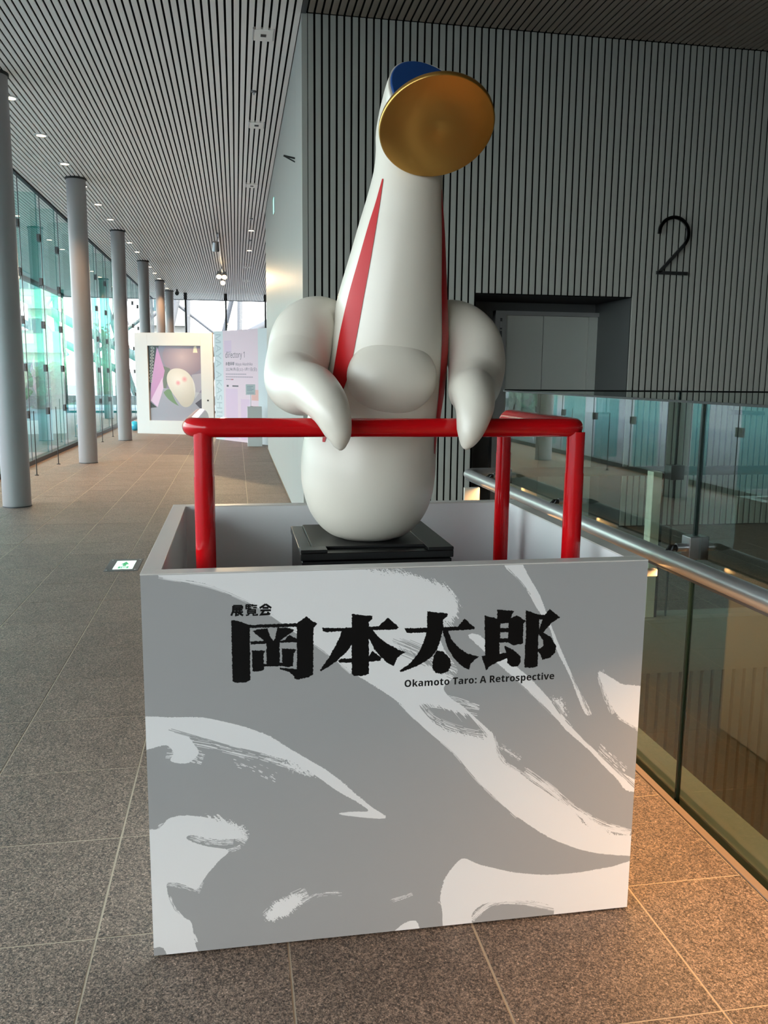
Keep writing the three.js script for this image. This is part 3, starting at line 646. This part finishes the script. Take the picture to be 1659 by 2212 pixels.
{
  let first;
  [[0.305, 8.5, 'nearest pale ceiling plate with a dark slot, at the top of the corridor ceiling'], [0.31, 11.4, 'second pale ceiling plate with a dark slot along the corridor wall'], [0.315, 14.9, 'third pale ceiling plate with a dark slot along the corridor wall'],
    [0.385, 25.8, 'fourth small pale ceiling plate, beyond the wall downlights'], [0.39, 29.5, 'farthest small pale ceiling plate near the end glazing']].forEach(([x, z, label]) => {
    if (!first) {
      first = thing('ceiling_plate', label, 'ceiling fitting', V(x, TOP, z), 'pale slotted plates between the ceiling slats');
      part(first, 'plate', box(x - 0.088, x + 0.088, TOP - 0.008, TOP + 0.02, z - 0.13, z + 0.13, 0.004), M.ceilingSlat);
      part(first, 'slot', box(x - 0.026, x + 0.026, TOP - 0.011, TOP - 0.007, z - 0.04, z + 0.02, 0.0015), M.blackMatt);
      parts(first, 'side_clip', [box(x - 0.1, x - 0.09, TOP - 0.01, TOP + 0.02, z - 0.16, z + 0.1), box(x + 0.09, x + 0.1, TOP - 0.01, TOP + 0.02, z - 0.16, z + 0.1)], M.satin);
    } else copyOf(first, V(x, TOP, z), label);
  });
  let s0;
  [[0.25, 10.1, 'nearest tiny dark sprinkler head in the corridor ceiling'], [0.36, 17.9, 'second tiny dark sprinkler head, before the wall downlights'], [0.38, 20.7, 'tiny dark sprinkler head between the two wall downlights'], [-2.7, 11.6, 'tiny dark sprinkler head beside the column downlights']].forEach(([x, z, label]) => {
    if (!s0) {
      s0 = thing('sprinkler', label, 'sprinkler', V(x, TOP, z), 'sprinkler heads in the ceiling');
      part(s0, 'plate', rod(V(x, TOP - 0.012, z), V(x, TOP + 0.01, z), 0.03, 0.035, 20), M.darkSteel);
      part(s0, 'nozzle', rod(V(x, TOP - 0.04, z), V(x, TOP - 0.01, z), 0.008, 0.01, 10), M.steel);
    } else copyOf(s0, V(x, TOP, z), label);
  });
}
{
  const t = thing('track_light', 'ceiling spotlight track with four bright spot heads above the posters', 'track light', V(-0.35, TOP, 23));
  part(t, 'track', box(-0.37, -0.33, TOP - 0.035, TOP + 0.04, 19.8, 29.2), M.steel);
  for (const [x, z, y] of [[-0.40, 20.2, 4.38], [-0.43, 25.6, 4.36], [-0.28, 25.9, 4.38], [-0.35, 27.6, 4.38]]) {
    const a = V(x, y, z), d = V(x - 0.15, 1.3, z > 25 ? 21.8 : 21.6).sub(a).normalize();
    const h = part(t, 'spot_head', [rod(a.clone().addScaledVector(d, -0.1), a.clone().addScaledVector(d, 0.1), 0.07, 0.085, 24), rod(V(-0.35, TOP - 0.03, z), a, 0.014)], M.satin);
    part(h, 'lamp_face', rod(a.clone().addScaledVector(d, 0.098), a.clone().addScaledVector(d, 0.104), 0.072, 0.072, 24), lampGlow);
    if (z < 25.7) {
      const s = new THREE.SpotLight(new THREE.Color().setRGB(1, 0.68, 0.36), TRACK_LEVEL, 0, 0.5, 0.8);
      s.position.copy(a.clone().addScaledVector(d, 0.12)); s.target.position.copy(z < 21 ? V(-0.75, 2.2, 21.75) : V(0.1, 1.4, 19.4)); s.castShadow = true; s.shadow.radius = 2; s.name = 'track_beam';
      scene.add(s, s.target);
    }
  }
}
{
  const t = thing('ceiling_camera', 'small black camera hanging from the ceiling near the end glazing', 'camera', V(-2.1, TOP, 33));
  part(t, 'mount', rod(V(-2.1, TOP - 0.1, 33), V(-2.1, TOP + 0.05, 33), 0.03), M.blackMatt);
  part(t, 'body', rod(V(-2.1, TOP - 0.12, 33.1), V(-2.1, TOP - 0.16, 32.9), 0.07), M.blackMatt);
}

// ---------------------------------------------------------------- signs on the floor and wall
{
  const face = canvasMap(256, 160, (c) => {
    c.fillStyle = '#eaf6ee'; c.fillRect(0, 0, 256, 160); c.fillStyle = '#1f9a5c';
    c.beginPath(); c.moveTo(128, 18); c.lineTo(182, 74); c.lineTo(150, 74); c.lineTo(150, 104); c.lineTo(106, 104); c.lineTo(106, 74); c.lineTo(74, 74); c.fill();
    c.fillRect(60, 112, 30, 34); c.fillRect(98, 112, 14, 34); c.fillRect(118, 112, 44, 8); c.fillRect(118, 126, 44, 8); c.fillRect(168, 112, 26, 34);
  });
  const t = thing('floor_exit_sign', 'green and white exit arrow light set in the floor tiles left of the box', 'exit sign', V(-0.9, 0, 6.8));
  part(t, 'frame', box(-1.03, -0.775, -0.008, 0.003, 6.585, 7.015, 0.0015), M.darkSteel);
  const g = new THREE.BoxGeometry(0.15, 0.004, 0.30).toNonIndexed().translate(-0.895, 0.003, -6.79);
  part(t, 'lit_face', g, new THREE.MeshStandardMaterial({ map: face, emissiveMap: face, emissive: C(0.9, 1, 0.95), emissiveIntensity: 0.35, roughness: 0.3 }));
  for (const x of [-1.008, -0.796]) for (const z of [6.62, 6.98]) part(t, 'screw', rod(V(x, 0.002, z), V(x, 0.005, z), 0.007, 0.006, 10), M.steel);
}
{
  const t = thing('wall_exit_sign', 'thin glowing green exit sign high on the glossy corridor wall', 'exit sign', V(CORX, 4.03, 13.4));
  part(t, 'housing', box(CORX - 0.014, CORX - 0.002, 3.92, 4.15, 13.3, 13.52, 0.003), M.white);
  part(t, 'lit_face', box(CORX - 0.017, CORX - 0.013, 3.93, 4.14, 13.305, 13.515), new THREE.MeshStandardMaterial({ color: C(0.2, 0.7, 0.5), emissive: C(0.25, 0.95, 0.7), emissiveIntensity: 1.1 }));
}
{
  const t = thing('wall_bracket', 'small black angled bracket high on the glossy corridor wall', 'bracket', V(CORX, 3.64, 8.9));
  part(t, 'arm', rod(V(CORX, 3.645, 8.9), V(CORX - 0.115, 3.665, 8.9), 0.009), M.blackMatt);
  part(t, 'brace', rod(V(CORX, 3.61, 8.9), V(CORX - 0.115, 3.665, 8.9), 0.007), M.blackMatt);
}
{
  const t = thing('wall_hook', 'short black peg with a chrome tip low on the slatted wall at the right', 'hook', V(4.96, 1.18, WALL));
  part(t, 'bar', rod(V(4.96, 1.18, WALL - 0.09), V(5.3, 1.17, WALL - 0.09), 0.022), M.blackMatt);
  parts(t, 'tip', [rod(V(4.925, 1.18, WALL - 0.09), V(4.965, 1.18, WALL - 0.09), 0.026), rod(V(5.25, 1.17, WALL - 0.09), V(5.25, 1.17, WALL), 0.012)], M.satin);
}

// ---------------------------------------------------------------- exhibition panels at the end of the corridor
const stroke = (c, list, x, y, s) => { c.beginPath(); for (const l of list) for (let i = 0; i < l.length; i += 2) i ? c.lineTo(x + l[i] * s, y + l[i + 1] * s) : c.moveTo(x + l[i] * s, y + l[i + 1] * s); c.stroke(); };
const GLYPH = {                              // characters that the fonts lack, in a 10 x 10 cell
  aka: [[5, 0, 5, 5], [1, 2, 9, 2], [0, 5, 10, 5], [4, 5, 3, 9, 1, 10], [6, 5, 6, 10], [2, 6, 1, 8], [8, 6, 9, 8]],
  shika: [[5, 0, 5, 1], [1, 1, 9, 1], [1, 1, 0, 10], [2, 3, 9, 3], [2, 5, 9, 5, 9, 3], [4, 1, 4, 5], [6, 1, 6, 5], [3, 6, 3, 10, 5, 9], [3, 8, 5, 8], [6, 6, 6, 10, 9, 10], [6, 8, 9, 7]],
  ma: [[5, 0, 5, 1], [1, 1, 9, 1], [1, 1, 0, 10], [2, 4, 5, 4], [3.5, 2, 3.5, 10], [3.5, 4, 2, 8], [6, 4, 10, 4], [8, 2, 8, 10], [8, 4, 6, 8], [8, 4, 10, 8]],
  ya: [[0, 1, 5, 1], [1, 1, 1, 8], [4, 1, 4, 10], [1, 3, 4, 3], [1, 5, 4, 5], [0, 8, 5, 7], [6, 1, 6, 10], [6, 1, 9, 1, 8, 4, 9, 6, 6, 8]],
  year: [[3, 0, 1, 3], [2, 2, 9, 2], [2, 5, 9, 5], [3, 2, 3, 7], [0, 7, 10, 7], [6, 2, 6, 10]],
  month: [[2, 0, 8, 0, 8, 10], [2, 0, 2, 7, 1, 10], [2, 3, 8, 3], [2, 6, 8, 6]],
  day: [[2, 0, 8, 0, 8, 10, 2, 10, 2, 0], [2, 5, 8, 5]],
  earth: [[5, 1, 5, 9], [2, 4, 8, 4], [1, 9, 9, 9]],
};
{
  const at = V(-1.58, 0, 22.1), t = thing('framed_poster_wall', 'free-standing white panel with a square window showing a purple and white still-life print', 'display panel', at);
  const place = (g) => g.translate(1.58, 0, 22.1).rotateY(-0.37).translate(at.x, 0, at.z);
  const L = (x0, x1, y0, y1, z0, z1, b) => place(box(at.x + x0, at.x + x1, y0, y1, 22.1 + z0, 22.1 + z1, b));
  for (const b of [[-0.99, -0.645, 0, 2.53], [0.78, 1.10, 0, 2.53], [-0.645, 0.78, 0, 0.335], [-0.645, 0.78, 2.21, 2.53]]) part(t, 'frame_board', L(...b, -0.02, 0.05, 0.003), M.white);
  part(t, 'label_tag', L(0.93, 0.975, 0.845, 0.885, -0.026, -0.02), M.blackMatt);
  const print = canvasMap(740, 1000, (c) => {
    const soft = (x, y, r, a, b) => { const g = c.createRadialGradient(x, y, 0, x, y, r); g.addColorStop(0, a); g.addColorStop(1, b); return g; };
    c.fillStyle = '#8b7f92'; c.fillRect(0, 0, 740, 1000);
    c.fillStyle = soft(470, 150, 420, '#c0a8ad', '#7a6478'); c.beginPath(); c.ellipse(490, 150, 290, 240, 0.1, 0, 7); c.fill();
    c.fillStyle = '#6b7060'; c.beginPath(); c.moveTo(180, 260); c.lineTo(300, 300); c.lineTo(240, 560); c.lineTo(180, 620); c.fill();
    c.fillStyle = '#a3a0ac'; c.beginPath(); c.moveTo(200, 560); c.lineTo(740, 620); c.lineTo(740, 1000); c.lineTo(0, 1000); c.lineTo(0, 860); c.fill();
    c.fillStyle = '#1d181b'; c.beginPath(); c.moveTo(0, 0); c.lineTo(150, 0); c.lineTo(40, 420); c.lineTo(0, 640); c.fill();
    c.fillStyle = '#c98fbd'; c.beginPath(); c.moveTo(125, 10); c.lineTo(225, 330); c.lineTo(110, 820); c.lineTo(10, 730); c.lineTo(30, 500); c.fill();
    c.fillStyle = '#e3bfda'; c.beginPath(); c.moveTo(190, 420); c.lineTo(200, 560); c.lineTo(110, 815); c.lineTo(15, 730); c.fill();
    c.strokeStyle = '#b9b3aa'; c.lineWidth = 9; for (let k = 0; k < 11; k++) { c.beginPath(); c.ellipse(62 - k * 4, 30 + k * 44, 22, 12, 0.3, 0, 7); c.stroke(); }
    c.fillStyle = '#6f8a5f'; c.beginPath(); c.moveTo(200, 620); c.quadraticCurveTo(300, 520, 320, 640); c.quadraticCurveTo(380, 780, 420, 800); c.quadraticCurveTo(260, 740, 200, 620); c.fill();
    c.fillStyle = soft(420, 460, 330, '#efe6dd', '#c9bcae'); c.beginPath(); c.moveTo(360, 300); c.bezierCurveTo(560, 270, 680, 480, 640, 650); c.bezierCurveTo(620, 800, 500, 860, 430, 770); c.bezierCurveTo(360, 660, 250, 560, 250, 440); c.bezierCurveTo(250, 360, 300, 310, 360, 300); c.fill();
    c.fillStyle = soft(500, 440, 46, 'rgba(236,130,140,.8)', 'rgba(236,130,140,0)'); c.fillRect(440, 380, 120, 120);
    c.fillStyle = soft(408, 490, 40, 'rgba(236,120,135,.8)', 'rgba(236,120,135,0)'); c.fillRect(350, 440, 110, 110);
    c.fillStyle = 'rgba(230,228,235,.35)'; c.beginPath(); c.moveTo(600, 380); c.lineTo(740, 360); c.lineTo(740, 560); c.lineTo(640, 700); c.fill();
    c.fillStyle = '#4c4350'; c.beginPath(); c.moveTo(640, 760); c.lineTo(740, 690); c.lineTo(740, 860); c.fill();
    c.fillStyle = '#2d2620'; c.beginPath(); c.moveTo(10, 750); c.lineTo(100, 820); c.lineTo(10, 830); c.fill();
    c.fillStyle = '#f3dfc4'; c.beginPath(); c.moveTo(640, 10); c.lineTo(672, 0); c.lineTo(690, 90); c.lineTo(626, 90); c.fill();
  });
  const g = new THREE.BoxGeometry(1.425, 1.875, 0.004).toNonIndexed().translate(at.x + 0.0675, 1.2725, -22.125);
  part(t, 'print', place(g), new THREE.MeshStandardMaterial({ map: print, color: C(0.8, 0.8, 0.8), roughness: 0.35 }), 'photographic print behind the window');
}
{
  const at = V(0.1, 0, 19.45), t = thing('title_panel', 'angled pale panel with pink print and the words directory 1', 'display panel', at);
  const ang = -1.02, half = 1.125;
  const place = (q) => q.rotateY(ang).translate(at.x, 0, at.z);
  part(t, 'board', place(box(-half, half, 0, 2.5, 0.003, 0.05, 0.003)), M.white);
  const print = canvasMap(1000, 1225, (c, w, h) => {
    const words = (s, x, y, px, wide, col) => { c.fillStyle = col; c.font = `${px}px sans-serif`; c.save(); c.translate(x, y); c.scale(wide / c.measureText(s).width, 1); c.fillText(s, 0, 0); c.restore(); };
    c.fillStyle = '#ccd3d5'; c.fillRect(0, 0, w, h);
    c.fillStyle = '#dfc3cd'; c.fillRect(176, 0, 648, h);
    c.fillStyle = 'rgba(205,170,205,.5)'; c.fillRect(200, 110, 140, 130); c.fillRect(215, 640, 230, 560); c.fillRect(500, 750, 170, 450);
    c.fillStyle = '#dca69c'; c.fillRect(700, 645, 124, 115);
    c.save(); c.translate(30, 20); c.rotate(Math.PI / 2); words('MAYA AKASHIKA', 0, 0, 150, 1090, '#aeb6ba'); c.restore();
    words('directory 1', 216, 300, 88, 384, '#5d5559'); words('studio', 240, 244, 20, 90, '#7d7579');
    c.strokeStyle = '#5d5559'; c.lineWidth = 5;
    ['aka', 'shika', 'ma', 'ya'].forEach((k, i) => stroke(c, GLYPH[k], 222 + i * 44, 346, 3.7));
    words('Maya Akashika', 408, 385, 42, 318, '#5d5559');
    let x = 222; const put = (s) => { if (GLYPH[s]) { stroke(c, GLYPH[s], x + 2, 410, 3.2); x += 37; } else { const l = s.length * 21; words(s, x, 442, 40, l, '#5d5559'); x += l + 3; } };
    c.lineWidth = 4; ['2022', 'year', '8', 'month', '6', 'day', '(', 'earth', ')', '-', '9', 'month', '11', 'day', '(', 'day', ')'].forEach(put);
    c.fillStyle = '#8a7f88'; for (const [y, n] of [[474, 390], [504, 510], [532, 150]]) for (let q = 222; q < 222 + n; q += 17) c.fillRect(q, y, 12, 11);
    c.fillStyle = '#c05a60'; c.fillRect(330, 532, 26, 13);
    c.fillStyle = '#3a3437'; c.fillRect(235, 600, 38, 20); c.fillRect(345, 603, 115, 14);
  });
  const g = new THREE.BoxGeometry(half * 2, 2.5, 0.003).toNonIndexed().translate(0, 1.25, 0);
  part(t, 'print', place(g), new THREE.MeshStandardMaterial({ map: print, color: C(0.72, 0.72, 0.72), roughness: 0.55 }), 'pale sheet with pink field and lettering');
}
{
  const t = thing('pedestal', 'low white pedestal in front of the pink title panel', 'pedestal', V(0.39, 0, 18.3));
  part(t, 'body', box(0.225, 0.53, 0.0005, 0.83, 18.2, 18.46, 0.003), M.white);
  part(t, 'top', box(0.223, 0.532, 0.83, 0.842, 18.198, 18.462, 0.003), M.white);
}
{
  const t = thing('sign_card', 'small white notice card on a thin stand upon the pedestal', 'sign', V(0.3, 0.842, 18.33));
  part(t, 'stem', [rod(V(0.3, 0.845, 18.33), V(0.3, 1.1, 18.33), 0.007), rod(V(0.3, 0.842, 18.33), V(0.3, 0.85, 18.33), 0.05, 0.05, 24)], M.steel);
  const notice = canvasMap(128, 160, (c) => { c.fillStyle = '#dfe6ea'; c.fillRect(0, 0, 128, 160); c.fillStyle = '#8fa5b8'; for (const [y, l] of [[30, 80], [52, 60], [74, 88], [96, 70], [130, 90]]) c.fillRect(18, y, l, 7); });
  part(t, 'card', facing(0.2, 0.4, 1.09, 1.31, 18.32, 0.006), new THREE.MeshStandardMaterial({ map: notice, roughness: 0.6 }));
}
{
  const t = thing('blue_ball', 'small translucent blue ball on the floor beside the framed poster panel', 'ball', V(-2.7, 0, 23.5));
  const b = new THREE.SphereGeometry(0.13, 32, 20).translate(-2.7, 0.13, -23.5);
  part(t, 'shell', b, new THREE.MeshPhysicalMaterial({ color: C(0.05, 0.5, 0.75), roughness: 0.1, clearcoat: 1 }));
  part(t, 'valve', rod(V(-2.7, 0.255, 23.5), V(-2.7, 0.275, 23.5), 0.014), M.white);
}

// ---------------------------------------------------------------- outside
{
  const facadeM = mat(0.58, 0.52, 0.32, 0.8), glassM = mat(0.03, 0.07, 0.085, 0.3), floors = [0, 3.6, 7.2, 10.8, 14.4];
  const block = (name, label, x0, x1, z, m, n) => {      // office block whose window bands look back at the hall
    const t = thing(name, label, 'building', V((x0 + x1) / 2, 0, z));
    part(t, 'wall', box(x0, x1, -0.06, 3.6 * n, z, z + 9), m);
    for (const y of floors.slice(0, n)) {
      part(t, 'ledge', box(x0, x1 + 0.3, y + 3.2, y + 3.5, z - 0.5, z), m);
      for (let x = x0 + 0.5; x + 2.6 < x1; x += 3) {
        const w = part(t, 'window', box(x, x + 2.6, y + 1.2, y + 2.4, z - 0.03, z + 0.02), glassM);
        parts(w, 'mullion', [box(x + 0.84, x + 0.9, y + 1.2, y + 2.4, z - 0.06, z - 0.02), box(x + 1.7, x + 1.76, y + 1.2, y + 2.4, z - 0.06, z - 0.02)], m);
      }
    }
  };
  block('office_building', 'pale yellow office building with window bands seen outside the nearest glass', -46, -14.2, 76, facadeM, 5);
  block('office_building', 'lower pale office building seen through the glass beyond the second column', -13.4, -5, 98, mat(0.2, 0.2, 0.19, 0.8), 3);
  // shrubs and trees
  const leaf = new THREE.CircleGeometry(0.075, 5); leaf.scale(1, 1.7, 1);
  const leafM = [[0.10, 0.24, 0.07], [0.14, 0.30, 0.08], [0.07, 0.18, 0.06]].map((c) => new THREE.MeshPhysicalMaterial({ color: C(...c), roughness: 0.7, transmission: 0.35, thickness: 0, side: THREE.DoubleSide }));
  const bark = mat(0.13, 0.10, 0.07, 0.9);
  const plant = (name, label, category, x, z, y0, rx, ry, rz, n, k, group) => {
    const t = thing(name, label, category, V(x, -0.06, z), group);
    const gs = [];
    for (let i = 0; i < n; i++) {
      const a = rr(0, 6.283), b = Math.acos(rr(-1, 1)), q = Math.cbrt(rr(0.25, 1)) * (0.8 + 0.3 * Math.sin(a * 3) * Math.sin(b * 4));
      const g = leaf.clone(); g.scale(rr(0.8, 1.9), rr(0.8, 1.9), 1); g.rotateX(rr(0, 6)).rotateY(rr(0, 6)).rotateZ(rr(0, 6));
      gs.push(g.translate(x + rx * q * Math.sin(b) * Math.cos(a), y0 + ry * (q * Math.cos(b)), -(z + rz * q * Math.sin(b) * Math.sin(a))));
    }
    part(t, 'foliage', gs, leafM[k]);
    part(t, 'trunk', rod(V(x, -0.06, z), V(x + 0.1, y0 + ry * 0.4, z), 0.05 + rx * 0.05, 0.03), bark);
    parts(t, 'branch', [rod(V(x, y0 - ry * 0.6, z), V(x + rx * 0.4, y0 + ry * 0.3, z + 0.3), 0.04, 0.015), rod(V(x, y0 - ry * 0.6, z), V(x - rx * 0.4, y0 + ry * 0.2, z - 0.3), 0.04, 0.015)], bark);
  };
  const SG = 'shrubs outside the glass';
  plant('shrub', 'dark green shrub outside the glass by the nearest column', 'shrub', -9.0, 36, 0.75, 1.4, 1.0, 1.7, 2200, 2, SG);
  plant('shrub', 'mid green shrub outside the glass between the first and second columns', 'shrub', -8.3, 40, 0.8, 1.3, 1.1, 1.7, 2200, 0, SG);
  plant('shrub', 'leafy lighter green shrub outside the glass left of the second column', 'shrub', -8.9, 46, 0.9, 1.3, 1.2, 1.9, 2400, 1, SG);
  plant('shrub', 'bright green shrub outside the glass between the second and third columns', 'shrub', -7.6, 52, 1.1, 1.3, 1.3, 1.9, 1700, 1, SG);
  plant('tree', 'tall green tree outside the glass between the second and third columns', 'tree', -8.9, 60, 2.7, 1.6, 2.1, 1.7, 2600, 0, 'trees outside the glass');
  plant('tree', 'dark green tree beyond the third column outside the glass', 'tree', -8.2, 72, 3.0, 1.5, 2.4, 1.8, 2400, 2, 'trees outside the glass');
  // slanting white lattice outside the end glazing
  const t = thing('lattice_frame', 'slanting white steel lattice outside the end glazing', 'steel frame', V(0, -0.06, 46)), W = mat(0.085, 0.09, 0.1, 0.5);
  const bars = [[-5.6, 0.5, -3.4, 11, 0.13], [-4.2, -0.05, -1.4, 12, 0.16], [-2.6, -0.05, -2.2, 12, 0.14], [-1.6, -0.05, 1.6, 12, 0.13], [0.1, -0.05, 0.5, 12, 0.14], [2.0, -0.05, 2.6, 12, 0.14], [3.6, -0.05, 3.2, 12, 0.12],
    [-4.6, 6.4, 0.6, 2.4, 0.09], [0.8, 7.4, 4.6, 2.2, 0.1], [-2.6, 1.9, 4.9, 5.9, 0.24], [-0.9, 1.6, 5.6, 4.9, 0.2], [-6.2, 3.0, -2.9, 5.6, 0.09], [1.6, 2.4, 3.0, 4.4, 0.1], [4.4, -0.05, 5.2, 12, 0.12]];
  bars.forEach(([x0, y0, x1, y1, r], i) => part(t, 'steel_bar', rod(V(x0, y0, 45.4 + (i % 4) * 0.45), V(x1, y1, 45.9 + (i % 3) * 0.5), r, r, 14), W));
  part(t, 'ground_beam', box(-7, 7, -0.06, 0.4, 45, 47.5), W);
}

renderer.render(scene, camera);
